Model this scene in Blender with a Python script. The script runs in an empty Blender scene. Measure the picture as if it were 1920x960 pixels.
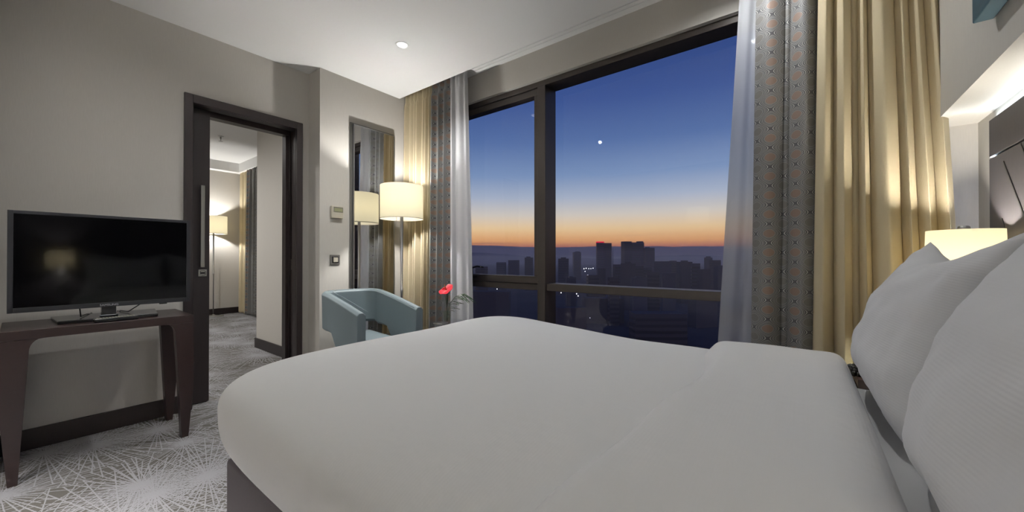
import bpy, bmesh, math, random
from mathutils import Vector, Matrix, noise
PI = math.pi
R = math.radians
sc = bpy.context.scene
C = sc.collection

# ------------------------------------------------------------------ camera, view, world, lights
EYE = 1.06
YAW = 0.654
cam_d = bpy.data.cameras.new('camera'); cam = bpy.data.objects.new('camera', cam_d); C.objects.link(cam)
cam_d.sensor_width = 36; cam_d.lens = 36*711/1920; cam_d.clip_start = 0.02; cam_d.clip_end = 30000
cam.location = (0, 0, EYE); cam.rotation_euler = (PI/2+0.0054, 0, YAW)
sc.camera = cam
sc.view_settings.view_transform = 'Standard'; sc.view_settings.look = 'None'
sc.view_settings.gamma = 1; sc.view_settings.use_curve_mapping = False
sc.view_settings.exposure = 0.62
sc.cycles.max_bounces = 10; sc.cycles.diffuse_bounces = 5; sc.cycles.glossy_bounces = 5
sc.cycles.transparent_max_bounces = 24; sc.cycles.transmission_bounces = 6
sc.cycles.caustics_reflective = False; sc.cycles.caustics_refractive = False
sc.cycles.use_denoising = True
sc.cycles.sample_clamp_indirect = 4.0

def lin(r, g, b):
    def f(c):
        c /= 255
        return c/12.92 if c <= .04045 else ((c+.055)/1.055)**2.4
    return (f(r), f(g), f(b), 1)

world = bpy.data.worlds.new('dusk_sky'); sc.world = world; world.use_nodes = True
wn = world.node_tree; wn.nodes.clear()
def N(nt, t, **kw):
    n = nt.nodes.new(t)
    for k, v in kw.items(): setattr(n, k, v)
    return n
tc = N(wn, 'ShaderNodeTexCoord'); sp = N(wn, 'ShaderNodeSeparateXYZ'); wn.links.new(tc.outputs['Generated'], sp.inputs[0])
rp = N(wn, 'ShaderNodeValToRGB'); wn.links.new(sp.outputs['Z'], rp.inputs[0])
stops = [(0.0, (70, 62, 84)), (.018, (120, 74, 82)), (.028, (206, 116, 84)), (.044, (240, 172, 108)), (.075, (234, 200, 154)), (.112, (206, 198, 190)),
         (.155, (166, 177, 198)), (.21, (122, 146, 186)), (.29, (86, 112, 164)), (.38, (62, 86, 146)), (.50, (46, 66, 122)), (1.0, (24, 40, 90))]
cr = rp.color_ramp
while len(cr.elements) < len(stops): cr.elements.new(.5)
for e, (p, c) in zip(cr.elements, stops): e.position = p; e.color = lin(*c)
# thin bars of cloud over the afterglow
mp = N(wn, 'ShaderNodeMapping'); mp.inputs['Scale'].default_value = (2.2, 2.2, 90); wn.links.new(tc.outputs['Generated'], mp.inputs[0])
nz = N(wn, 'ShaderNodeTexNoise'); nz.inputs['Scale'].default_value = 1.3; nz.inputs['Detail'].default_value = 4; wn.links.new(mp.outputs[0], nz.inputs[0])
cl = N(wn, 'ShaderNodeMapRange'); cl.inputs[1].default_value = .56; cl.inputs[2].default_value = .70; wn.links.new(nz.outputs[0], cl.inputs[0])
band = N(wn, 'ShaderNodeMapRange'); band.inputs[1].default_value = .065; band.inputs[2].default_value = .03; wn.links.new(sp.outputs['Z'], band.inputs[0])
mu = N(wn, 'ShaderNodeMath', operation='MULTIPLY'); wn.links.new(cl.outputs[0], mu.inputs[0]); wn.links.new(band.outputs[0], mu.inputs[1])
mu2 = N(wn, 'ShaderNodeMath', operation='MULTIPLY'); wn.links.new(mu.outputs[0], mu2.inputs[0]); mu2.inputs[1].default_value = .55
mx = N(wn, 'ShaderNodeMix', data_type='RGBA'); wn.links.new(mu2.outputs[0], mx.inputs[0]); wn.links.new(rp.outputs[0], mx.inputs[6]); mx.inputs[7].default_value = lin(110, 66, 80)
bg = N(wn, 'ShaderNodeBackground'); wn.links.new(mx.outputs[2], bg.inputs[0]); bg.inputs[1].default_value = .69
wo = N(wn, 'ShaderNodeOutputWorld'); wn.links.new(bg.outputs[0], wo.inputs[0])

K = 1.0          # overall level of the room's lamps
def spot(loc, power, angle=100, blend=.6, radius=.04, color=(1, .96, .9), rot=(0, 0, 0)):
    l = bpy.data.lights.new('downlight_or_fill', 'SPOT'); l.energy = power*K; l.spot_size = R(angle); l.spot_blend = blend
    l.shadow_soft_size = radius; l.color = color
    o = bpy.data.objects.new('downlight_or_fill', l); o.location = loc; o.rotation_euler = rot; C.objects.link(o); return o
def point(loc, power, radius=.05, color=(1, .975, .94)):
    l = bpy.data.lights.new('bulb', 'POINT'); l.energy = power*K; l.shadow_soft_size = radius; l.color = color
    o = bpy.data.objects.new('bulb', l); o.location = loc; C.objects.link(o); return o
def area(loc, rot, sx, sy, power, color=(1, 1, 1)):
    l = bpy.data.lights.new('strip_light', 'AREA'); l.shape = 'RECTANGLE'; l.size = sx; l.size_y = sy; l.energy = power*K; l.color = color
    o = bpy.data.objects.new('strip_light', l); o.location = loc; o.rotation_euler = rot; C.objects.link(o); return o
CEIL = 2.66
DOWN = [(-2.38, 1.75), (-2.35, .56)]   # recessed ceiling spots
spot((-2.38, 1.75, CEIL-.012), 45, 135, .9, .04, (1, .99, .97))
spot((-2.72, .52, CEIL-.012), 22, 60, .5, .03, (.98, .99, 1))
spot((-2.20, .59, CEIL-.012), 16, 168, 1, .015, (.98, .99, 1))  # added wide fill for the television wall and bed foot, no fitting
spot((-.28, 2.16, CEIL-.012), 16, 165, 1, .015, (.98, .99, 1))  # added fill beside the window, no fitting in the ceiling
area((.601, .95, 1.612), (PI, 0, 0), .012, 2.8, 1.0, (.80, .91, 1))
area((.600, 2.353, 1.1), (PI/2, 0, PI), .016, .95, 5.5, (.70, .85, 1))   # cove strip on top of the headboard

# ------------------------------------------------------------------ helpers
def tag(o, label=None, cat=None, group=None, kind=None):
    if label: o['label'] = label
    if cat: o['category'] = cat
    if group: o['group'] = group
    if kind: o['kind'] = kind
    return o
def thing(name, label, cat, loc=(0, 0, 0), rz=0, group=None, kind=None):
    o = bpy.data.objects.new(name, None); C.objects.link(o); o.location = loc; o.rotation_euler = (0, 0, rz)
    o.empty_display_size = .1
    return tag(o, label, cat, group, kind)
def obj(name, bm, mat, parent=None, smooth=False, label=None, bevel=0, seg=2, subsurf=0):
    me = bpy.data.meshes.new(name); bmesh.ops.recalc_face_normals(bm, faces=bm.faces); bm.to_mesh(me); bm.free()
    me.materials.append(mat)
    if smooth:
        for p in me.polygons: p.use_smooth = True
    o = bpy.data.objects.new(name, me); C.objects.link(o)
    if parent: o.parent = parent
    if bevel:
        m = o.modifiers.new('bevel', 'BEVEL'); m.width = bevel; m.segments = seg; m.limit_method = 'ANGLE'; m.angle_limit = R(35)
        if not smooth:
            for p in me.polygons: p.use_smooth = True
            m.harden_normals = True
    if subsurf:
        m = o.modifiers.new('sub', 'SUBSURF'); m.levels = subsurf; m.render_levels = subsurf
    if label: o['label'] = label
    return o
def copy_tree(o, parent=None):
    c = o.copy(); C.objects.link(c)
    if parent: c.parent = parent
    for ch in list(o.children): copy_tree(ch, c)
    return c
def B(*boxes, bm=None):
    bm = bm or bmesh.new()
    for (x0, x1, y0, y1, z0, z1) in boxes:
        vs = [bm.verts.new(p) for p in ((x0, y0, z0), (x1, y0, z0), (x1, y1, z0), (x0, y1, z0), (x0, y0, z1), (x1, y0, z1), (x1, y1, z1), (x0, y1, z1))]
        for f in ((0, 3, 2, 1), (4, 5, 6, 7), (0, 1, 5, 4), (1, 2, 6, 5), (2, 3, 7, 6), (3, 0, 4, 7)): bm.faces.new([vs[i] for i in f])
    return bm
def lathe(prof, n=32, bm=None, at=(0, 0, 0)):
    """profile of (radius, z) turned around the vertical axis"""
    bm = bm or bmesh.new(); rings = []
    for r, z in prof:
        if r < 1e-6: rings.append([bm.verts.new((at[0], at[1], at[2]+z))])
        else: rings.append([bm.verts.new((at[0]+r*math.cos(2*PI*k/n), at[1]+r*math.sin(2*PI*k/n), at[2]+z)) for k in range(n)])
    for a, b in zip(rings, rings[1:]):
        for k in range(n):
            q = [a[k % len(a)], a[(k+1) % len(a)], b[(k+1) % len(b)], b[k % len(b)]]
            q2 = []
            for v in q:
                if v not in q2: q2.append(v)
            if len(q2) > 2: bm.faces.new(q2)
    return bm
def tube(pts, r, n=8, bm=None, cap=True):
    bm = bm or bmesh.new(); pts = [Vector(p) for p in pts]; rings = []; up = None
    rr = r if isinstance(r, (list, tuple)) else [r]*len(pts)
    for i, p in enumerate(pts):
        d = (pts[min(i+1, len(pts)-1)]-pts[max(i-1, 0)]).normalized()
        if up is None: up = d.orthogonal().normalized()
        up = (up-d*up.dot(d)).normalized(); s = d.cross(up)
        rings.append([bm.verts.new(p+(up*math.cos(2*PI*k/n)+s*math.sin(2*PI*k/n))*rr[i]) for k in range(n)])
    for a, b in zip(rings, rings[1:]):
        for k in range(n): bm.faces.new((a[k], a[(k+1) % n], b[(k+1) % n], b[k]))
    if cap: bm.faces.new(rings[0][::-1]); bm.faces.new(rings[-1])
    return bm
def prism(poly, axis, a0, a1, bm=None):
    """closed outline in the plane across `axis`, given thickness along it"""
    bm = bm or bmesh.new()
    def P(u, v, w): return {0: (w, u, v), 1: (u, w, v), 2: (u, v, w)}[axis]
    lo = [bm.verts.new(P(u, v, a0)) for u, v in poly]; hi = [bm.verts.new(P(u, v, a1)) for u, v in poly]
    bm.faces.new(lo); bm.faces.new(hi[::-1]); n = len(poly)
    for k in range(n): bm.faces.new((lo[k], lo[(k+1) % n], hi[(k+1) % n], hi[k]))
    return bm

# ------------------------------------------------------------------ materials
def mat(name, col, rough=.6, metal=0, spec=.5, bump=None, **kw):
    m = bpy.data.materials.new(name); m.use_nodes = True; nt = m.node_tree; p = nt.nodes['Principled BSDF']
    p.inputs['Base Color'].default_value = col if len(col) == 4 else (*col, 1)
    p.inputs['Roughness'].default_value = rough; p.inputs['Metallic'].default_value = metal; p.inputs['Specular IOR Level'].default_value = spec
    for k, v in kw.items(): p.inputs[k.replace('_', ' ')].default_value = v
    if bump:
        sc_, st = bump[0], bump[1]
        t = N(nt, 'ShaderNodeTexCoord'); mp = N(nt, 'ShaderNodeMapping'); nt.links.new(t.outputs['Object'], mp.inputs[0])
        mp.inputs['Scale'].default_value = bump[2] if len(bump) > 2 else (1, 1, 1)
        n = N(nt, 'ShaderNodeTexNoise'); n.inputs['Scale'].default_value = sc_; n.inputs['Detail'].default_value = 5; nt.links.new(mp.outputs[0], n.inputs[0])
        b = N(nt, 'ShaderNodeBump'); b.inputs['Strength'].default_value = st; b.inputs['Distance'].default_value = .004
        nt.links.new(n.outputs[0], b.inputs['Height']); nt.links.new(b.outputs[0], p.inputs['Normal'])
        if len(bump) > 3:
            h = N(nt, 'ShaderNodeMix', data_type='RGBA'); f = bump[3]
            c = p.inputs['Base Color'].default_value
            h.inputs[6].default_value = (c[0]*(1-f), c[1]*(1-f), c[2]*(1-f), 1); h.inputs[7].default_value = (min(1, c[0]*(1+f)), min(1, c[1]*(1+f)), min(1, c[2]*(1+f)), 1)
            nt.links.new(n.outputs[0], h.inputs[0]); nt.links.new(h.outputs[2], p.inputs['Base Color'])
    return m
M = {}
M['wall'] = mat('beige_wallpaper', lin(208, 204, 197), .85, spec=.2, bump=(260, .12, (1, 1, .08), .05))
M['ceiling'] = mat('white_ceiling_paint', lin(246, 246, 245), .9, spec=.2)
M['wood'] = mat('dark_wenge', lin(43, 35, 35), .42, bump=(30, .05, (6, 6, .5), .18))
M['mahogany'] = mat('dark_mahogany', lin(44, 31, 30), .35, bump=(24, .04, (5, 1, 5), .2))
M['frame'] = mat('brown_anodised_aluminium', lin(66, 60, 56), .4, .35)
M['metal'] = mat('brushed_steel', lin(190, 190, 190), .28, 1)
M['darkmetal'] = mat('dark_metal', lin(60, 60, 64), .35, .8)
M['base'] = mat('bed_base_fabric', lin(52, 47, 50), .9, bump=(300, .2))
M['black'] = mat('black_gloss_plastic', lin(22, 22, 24), .18)
M['blackmatte'] = mat('black_matte_plastic', lin(28, 28, 30), .5)
M['screen'] = mat('screen_glass', lin(3, 3, 4), .07, spec=.22)
M['teal'] = mat('teal_leather', lin(124, 138, 143), .5, bump=(160, .12, (1, 1, 1), .05))
M['sheetwhite'] = mat('white_cotton', lin(224, 224, 224), .85, spec=.15, Sheen_Weight=.15)
M['gold'] = None
M['plate'] = mat('grey_switch_plate', lin(120, 118, 114), .4, .3)
M['ivory'] = mat('ivory_plastic', lin(200, 194, 178), .45)
M['display'] = mat('lcd_window', lin(150, 152, 120), .3)
M['letter'] = mat('silver_lettering', lin(190, 190, 195), .4)
M['red'] = mat('red_waxy_spathe', lin(205, 20, 48), .22)
M['spadix'] = mat('yellow_spadix', lin(215, 120, 70), .5)
M['leaf'] = mat('dark_green_leaf', lin(38, 62, 30), .4)
M['canvas'] = mat('teal_painted_canvas', lin(44, 78, 92), .7, bump=(7, .3, (1, 1, 3), .45))
M['inlay'] = mat('black_inlay', lin(14, 14, 15), .5)
M['headboard'] = mat('charcoal_brown_panel', lin(64, 61, 64), .6, bump=(20, .05, (1, 5, .4), .12))
M['nickel'] = mat('satin_nickel', lin(170, 168, 160), .3, 1)

def bedding(name, col, scale=520, strength=.25, dirv=(1, 0, 0)):
    m = bpy.data.materials.new(name); m.use_nodes = True; nt = m.node_tree; p = nt.nodes['Principled BSDF']
    p.inputs['Base Color'].default_value = col; p.inputs['Roughness'].default_value = .8; p.inputs['Specular IOR Level'].default_value = .2
    p.inputs['Sheen Weight'].default_value = .1
    t = N(nt, 'ShaderNodeTexCoord'); w = N(nt, 'ShaderNodeTexWave', wave_type='BANDS', bands_direction='DIAGONAL' if dirv is None else 'XYZ'[dirv.index(1)])
    nt.links.new(t.outputs['Object'], w.inputs[0]); w.inputs['Scale'].default_value = scale/6.28*.5; w.inputs['Distortion'].default_value = .3
    n = N(nt, 'ShaderNodeTexNoise'); n.inputs['Scale'].default_value = 9; n.inputs['Detail'].default_value = 3; nt.links.new(t.outputs['Object'], n.inputs[0])
    b1 = N(nt, 'ShaderNodeBump'); b1.inputs['Strength'].default_value = strength; b1.inputs['Distance'].default_value = .0012; nt.links.new(w.outputs[1], b1.inputs['Height'])
    b2 = N(nt, 'ShaderNodeBump'); b2.inputs['Strength'].default_value = .35; b2.inputs['Distance'].default_value = .008; nt.links.new(n.outputs[0], b2.inputs['Height']); nt.links.new(b1.outputs[0], b2.inputs['Normal'])
    nt.links.new(b2.outputs[0], p.inputs['Normal'])
    return m
M['duvet'] = bedding('white_striped_duvet_cotton', lin(222, 222, 222), 520, .12, (1, 0, 0))
M['pillow'] = bedding('white_striped_pillow_cotton', lin(216, 217, 220), 700, .14, (0, 1, 0))

def translucent(name, col, alpha=0.0, mixt=.4, emit=0, emitcol=None, bumps=None):
    m = bpy.data.materials.new(name); m.use_nodes = True; nt = m.node_tree; nt.nodes.clear(); L = nt.links.new
    o = N(nt, 'ShaderNodeOutputMaterial'); d = N(nt, 'ShaderNodeBsdfDiffuse'); t = N(nt, 'ShaderNodeBsdfTranslucent')
    d.inputs[0].default_value = col; t.inputs[0].default_value = col
    mx = N(nt, 'ShaderNodeMixShader'); mx.inputs[0].default_value = mixt; L(d.outputs[0], mx.inputs[1]); L(t.outputs[0], mx.inputs[2]); last = mx
    if bumps:
        tcn = N(nt, 'ShaderNodeTexCoord'); mpn = N(nt, 'ShaderNodeMapping'); mpn.inputs['Scale'].default_value = bumps[2]; L(tcn.outputs['Object'], mpn.inputs[0])
        nn = N(nt, 'ShaderNodeTexNoise'); nn.inputs['Scale'].default_value = bumps[0]; L(mpn.outputs[0], nn.inputs[0])
        b = N(nt, 'ShaderNodeBump'); b.inputs['Strength'].default_value = bumps[1]; b.inputs['Distance'].default_value = .002; L(nn.outputs[0], b.inputs['Height']); L(b.outputs[0], d.inputs['Normal'])
    if emit:
        e = N(nt, 'ShaderNodeEmission'); e.inputs[0].default_value = emitcol or col; e.inputs[1].default_value = emit
        a = N(nt, 'ShaderNodeAddShader'); L(last.outputs[0], a.inputs[0]); L(e.outputs[0], a.inputs[1]); last = a
    if alpha:
        tr = N(nt, 'ShaderNodeBsdfTransparent'); m2 = N(nt, 'ShaderNodeMixShader'); m2.inputs[0].default_value = alpha
        L(last.outputs[0], m2.inputs[1]); L(tr.outputs[0], m2.inputs[2]); last = m2
    L(last.outputs[0], o.inputs[0]); return m
M['gold'] = translucent('gold_linen', lin(214, 200, 168), 0, .08, bumps=(420, .35, (1, 1, .12)))
M['sheer'] = translucent('white_voile', lin(238, 238, 240), .10, .35)
M['sheerthin'] = translucent('thin_white_voile', lin(222, 224, 228), .42, .45)
M['shade'] = translucent('cream_lamp_shade', lin(240, 234, 212), 0, .6, .20, lin(255, 246, 220))
M['shadehot'] = translucent('cream_bedside_shade', lin(240, 232, 208), 0, .75, .30, lin(255, 244, 212))
def emis(name, col, s):
    m = bpy.data.materials.new(name); m.use_nodes = True; nt = m.node_tree; nt.nodes.clear()
    e = N(nt, 'ShaderNodeEmission'); e.inputs[0].default_value = col; e.inputs[1].default_value = s
    o = N(nt, 'ShaderNodeOutputMaterial'); nt.links.new(e.outputs[0], o.inputs[0]); return m
M['lens'] = emis('downlight_lens', lin(255, 250, 240), 3)
M['diffuser'] = emis('bulb_glow', lin(255, 244, 220), 6)
M['led'] = emis('led_strip_glow', lin(235, 242, 255), 2)

def glass(name, tint, gloss=.08):
    m = bpy.data.materials.new(name); m.use_nodes = True; nt = m.node_tree; nt.nodes.clear(); L = nt.links.new
    o = N(nt, 'ShaderNodeOutputMaterial'); t = N(nt, 'ShaderNodeBsdfTransparent'); t.inputs[0].default_value = tint
    g = N(nt, 'ShaderNodeBsdfGlossy'); g.inputs['Roughness'].default_value = .0; g.inputs[0].default_value = (.9, .9, .95, 1)
    lw = N(nt, 'ShaderNodeLayerWeight'); pw = N(nt, 'ShaderNodeMath', operation='POWER'); L(lw.outputs['Facing'], pw.inputs[0]); pw.inputs[1].default_value = 5
    f = N(nt, 'ShaderNodeMath', operation='MULTIPLY_ADD'); L(pw.outputs[0], f.inputs[0]); f.inputs[1].default_value = .9; f.inputs[2].default_value = .04
    mu = N(nt, 'ShaderNodeMath', operation='MULTIPLY'); mu.inputs[1].default_value = gloss; L(f.outputs[0], mu.inputs[0])
    mx = N(nt, 'ShaderNodeMixShader'); L(mu.outputs[0], mx.inputs[0]); L(t.outputs[0], mx.inputs[1]); L(g.outputs[0], mx.inputs[2]); L(mx.outputs[0], o.inputs[0]); return m
M['glass'] = glass('window_glass', (.97, .97, .97, 1), .5)
M['clear'] = glass('clear_glass', (.985, .99, .985, 1), 1.0)
M['mirror'] = mat('mirror_silver', (.86, .87, .88, 1), .0, 1)

def ogee():
    """woven trellis of lozenges ringed by ogee lines, laid out on the cloth's own length and height"""
    m = bpy.data.materials.new('grey_ogee_jacquard'); m.use_nodes = True; nt = m.node_tree; p = nt.nodes['Principled BSDF']; L = nt.links.new
    p.inputs['Roughness'].default_value = .45; p.inputs['Specular IOR Level'].default_value = .5; p.inputs['Sheen Weight'].default_value = .2
    uv = N(nt, 'ShaderNodeUVMap'); s = N(nt, 'ShaderNodeSeparateXYZ'); L(uv.outputs[0], s.inputs[0])
    def mth(op, a, b=None, c=None):
        n = N(nt, 'ShaderNodeMath', operation=op)
        for i, v in enumerate((a, b, c)):
            if v is None: continue
            if isinstance(v, (int, float)): n.inputs[i].default_value = v
            else: L(v, n.inputs[i])
        return n.outputs[0]
    cu = mth('COSINE', mth('MULTIPLY', s.outputs[0], 2*PI/.135)); cv = mth('COSINE', mth('MULTIPLY', s.outputs[1], 2*PI/.099))
    g = mth('ABSOLUTE', mth('MULTIPLY', mth('ADD', mth('MULTIPLY', cu, 1.15), cv), .5))     # 0 on the ogee lines, 1 at lozenge centres
    def band(c, w): return mth('LESS_THAN', mth('ABSOLUTE', mth('SUBTRACT', g, c)), w)
    lines = mth('MAXIMUM', mth('MAXIMUM', mth('MAXIMUM', band(.66, .022), band(.52, .022)), mth('MAXIMUM', band(.34, .03), band(.18, .022))), band(.0, .03))
    core = mth('GREATER_THAN', g, .70)
    cuv = None; pos = mth('GREATER_THAN', mth('ADD', mth('MULTIPLY', cu, 1.15), cv), 0)
    corep = mth('MULTIPLY', core, pos)
    c1 = N(nt, 'ShaderNodeMix', data_type='RGBA'); L(lines, c1.inputs[0]); c1.inputs[6].default_value = lin(82, 82, 85); c1.inputs[7].default_value = lin(176, 176, 170)
    c2 = N(nt, 'ShaderNodeMix', data_type='RGBA'); L(corep, c2.inputs[0]); L(c1.outputs[2], c2.inputs[6]); c2.inputs[7].default_value = lin(134, 114, 102)
    c3 = N(nt, 'ShaderNodeMix', data_type='RGBA'); L(mth('MULTIPLY', core, mth('SUBTRACT', 1, pos)), c3.inputs[0]); L(c2.outputs[2], c3.inputs[6]); c3.inputs[7].default_value = lin(114, 112, 108); L(c3.outputs[2], p.inputs['Base Color'])
    r = N(nt, 'ShaderNodeMapRange'); L(lines, r.inputs[0]); r.inputs[3].default_value = .55; r.inputs[4].default_value = .28; L(r.outputs[0], p.inputs['Roughness'])
    b = N(nt, 'ShaderNodeBump'); b.inputs['Strength'].default_value = .3; b.inputs['Distance'].default_value = .001; L(lines, b.inputs['Height']); L(b.outputs[0], p.inputs['Normal'])
    return m
M['ogee'] = ogee()

def carpet():
    """taupe carpet woven with pale bursts of straight lines radiating from scattered centres"""
    m = bpy.data.materials.new('burst_carpet'); m.use_nodes = True; nt = m.node_tree; p = nt.nodes['Principled BSDF']; L = nt.links.new
    p.inputs['Roughness'].default_value = .95; p.inputs['Specular IOR Level'].default_value = .1
    t = N(nt, 'ShaderNodeTexCoord')
    def mth(op, a, b=None):
        n = N(nt, 'ShaderNodeMath', operation=op)
        for i, v in enumerate((a, b)):
            if v is None: continue
            if isinstance(v, (int, float)): n.inputs[i].default_value = v
            else: L(v, n.inputs[i])
        return n.outputs[0]
    wob = N(nt, 'ShaderNodeTexNoise'); wob.inputs['Scale'].default_value = 90; L(t.outputs['Object'], wob.inputs[0])
    total = None
    for k, (off, scl, rays) in enumerate((((.13, .37, 0), 1.6, 64), ((.71, .05, 0), 1.35, 60), ((.33, .82, 0), 1.75, 50), ((.95, .55, 0), 1.15, 64), ((.45, .21, 0), 1.25, 56))):
        ad = N(nt, 'ShaderNodeVectorMath', operation='ADD'); L(t.outputs['Object'], ad.inputs[0]); ad.inputs[1].default_value = off
        v = N(nt, 'ShaderNodeTexVoronoi', voronoi_dimensions='2D', feature='F1'); v.inputs['Scale'].default_value = scl; v.inputs['Randomness'].default_value = .85; L(ad.outputs[0], v.inputs['Vector'])
        sb = N(nt, 'ShaderNodeVectorMath', operation='SUBTRACT'); L(ad.outputs[0], sb.inputs[0]); L(v.outputs['Position'], sb.inputs[1])
        s = N(nt, 'ShaderNodeSeparateXYZ'); L(sb.outputs[0], s.inputs[0])
        r = mth('SQRT', mth('ADD', mth('MULTIPLY', s.outputs[0], s.outputs[0]), mth('MULTIPLY', s.outputs[1], s.outputs[1])))
        a = mth('MULTIPLY', mth('ARCTAN2', s.outputs[1], s.outputs[0]), rays/(2*PI))
        cellr = N(nt, 'ShaderNodeSeparateColor'); L(v.outputs['Color'], cellr.inputs[0])
        a = mth('ADD', a, 500.5)
        fl = mth('FLOOR', a); fr = mth('SUBTRACT', a, fl)
        wn_ = N(nt, 'ShaderNodeTexWhiteNoise', noise_dimensions='2D'); cb = N(nt, 'ShaderNodeCombineXYZ'); L(fl, cb.inputs[0]); L(cellr.outputs[0], cb.inputs[1]); L(cb.outputs[0], wn_.inputs[0])
        ctr = mth('ADD', mth('MULTIPLY', wn_.outputs[0], .6), .2)
        dist = mth('MULTIPLY', mth('MULTIPLY', mth('ABSOLUTE', mth('SUBTRACT', fr, ctr)), r), 2*PI/rays)
        dist = mth('ADD', dist, mth('MULTIPLY', mth('SUBTRACT', wob.outputs[0], .5), .0045))
        ln = N(nt, 'ShaderNodeMapRange'); L(dist, ln.inputs[0]); ln.inputs[1].default_value = .0034; ln.inputs[2].default_value = .0016
        wc = N(nt, 'ShaderNodeSeparateColor'); L(wn_.outputs[1], wc.inputs[0])
        reach = mth('GREATER_THAN', mth('ADD', mth('MULTIPLY', wc.outputs[1], .62), .12), r)
        ln = mth('MULTIPLY', ln.outputs[0], reach)
        total = ln if total is None else mth('MAXIMUM', total, ln)
    n = N(nt, 'ShaderNodeTexNoise'); n.inputs['Scale'].default_value = 380; L(t.outputs['Object'], n.inputs[0])
    mx = N(nt, 'ShaderNodeMix', data_type='RGBA'); L(total, mx.inputs[0]); mx.inputs[6].default_value = lin(112, 109, 104); mx.inputs[7].default_value = lin(174, 173, 177)
    m2 = N(nt, 'ShaderNodeMix', data_type='RGBA', blend_type='MULTIPLY'); m2.inputs[0].default_value = .35; L(mx.outputs[2], m2.inputs[6]); L(n.outputs[0], m2.inputs[7])
    L(m2.outputs[2], p.inputs['Base Color'])
    b = N(nt, 'ShaderNodeBump'); b.inputs['Strength'].default_value = .4; b.inputs['Distance'].default_value = .004; L(mth('ADD', n.outputs[0], total), b.inputs['Height']); L(b.outputs[0], p.inputs['Normal'])
    return m
M['carpet'] = carpet()

# ------------------------------------------------------------------ room shell
TW = -3.407      # wall with the television
MW = -3.21       # pier that carries the mirror
BH = .46         # bulkhead over the bed head
HW = .61         # recessed wall behind the headboard
EDGE = 2.33      # edge of the ceiling in front of the curtain pocket
WW = 2.55        # window wall
def struct(name, bm, m, **kw): return tag(obj(name, bm, m, **kw), kind='structure')
struct('floor', B((-8.9, .9, -1.7, 2.95, -.12, 0)), M['carpet'])
struct('ceiling', B((-3.607, .62, -1.6, EDGE, CEIL, 2.95)), M['ceiling'])
struct('ceiling_pocket', B((MW, .62, EDGE, 2.75, 2.74, 2.95)), M['ceiling'])
DY0, DY1, DZ = .735, 1.45, 2.17
struct('wall_left', B((TW-.2, TW, -1.6, DY0, 0, CEIL), (TW-.2, TW, DY1, 1.539, 0, CEIL), (TW-.2, TW, DY0, DY1, DZ, CEIL)), M['wall'])
struct('wall_left_pier', B((TW-.2, MW, 1.539, 2.95, 0, 2.95)), M['wall'])
struct('wall_left_return', B((TW+.0, -3.12, -1.6, -.062, 0, CEIL)), M['wall'])
struct('wall_right', B((HW, .9, -1.6, 2.95, 0, 1.65)), M['wall'])
struct('wall_right_bulkhead', B((BH, .9, -1.6, EDGE, 1.65, CEIL), (BH, .9, EDGE, 2.75, 1.65, 2.74)), M['wall'])
struct('wall_back', B((-8.9, .9, -1.7, -1.6, 0, 2.95)), M['wall'])
WX0, WX1, WZ0, WZ1 = -2.78, .18, .16, 2.50
struct('wall_window', B((MW, WX0, WW, 2.8, 0, 2.95), (WX1, .9, WW, 2.8, 0, 2.95), (WX0, WX1, WW, 2.8, 0, WZ0), (WX0, WX1, WW, 2.8, WZ1, 2.95)), M['wall'])
# baseboards
BBH = .114
struct('baseboard_left', B((TW, TW+.016, -.062, .698, 0, BBH)), M['wood'], bevel=.003)
struct('baseboard_left_pier', B((TW, TW+.016, 1.481, 1.523, 0, BBH), (TW+.016, MW+.016, 1.523, 1.539, 0, BBH), (MW, MW+.016, 1.539, WW, 0, BBH)), M['wood'], bevel=.003)
struct('baseboard_window', B((MW+.016, HW, WW-.016, WW, 0, BBH)), M['wood'], bevel=.003)

# the neighbouring room seen through the doorway
OB = -8.73
struct('wall_next_room_near', B((-5.162, TW-.2, 1.735, 1.88, 0, 2.87)), M['wall'])
struct('wall_next_room_back', B((OB-.17, OB, -1.6, 2.95, 0, 2.95)), M['wall'])
struct('wall_next_room_window', B((OB, TW-.2, 2.80, 2.95, 0, 2.95)), M['wall'])
struct('ceiling_next_room', B((OB-.17, TW-.2, -1.7, 2.95, 2.87, 3.0)), M['ceiling'])
struct('ceiling_next_room_soffit', B((OB, OB+.16, -1.6, 2.58, 2.70, 2.87), (OB, -5.162, 2.58, 2.70, 2.70, 2.87), (OB, -5.162, 2.70, 2.8, 2.80, 2.87)), M['ceiling'])
struct('baseboard_next_room', B((OB, OB+.016, -1.6, 2.8, 0, BBH)), M['wood'], bevel=.003)
struct('baseboard_next_room_near', B((-5.178, TW-.2, 1.719, 1.735, 0, BBH), (-5.178, -5.162, 1.735, 1.88, 0, BBH)), M['wood'], bevel=.003)
spot((-6.2, .6, 2.86), 150, 160, 1, .08, (1, .98, .95))  # added to brighten the next room, no fitting built
spot((-4.5, .3, 2.86), 90, 160, 1, .08, (1, .97, .93))  # second added spot, fills the wall behind the doorway

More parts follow.
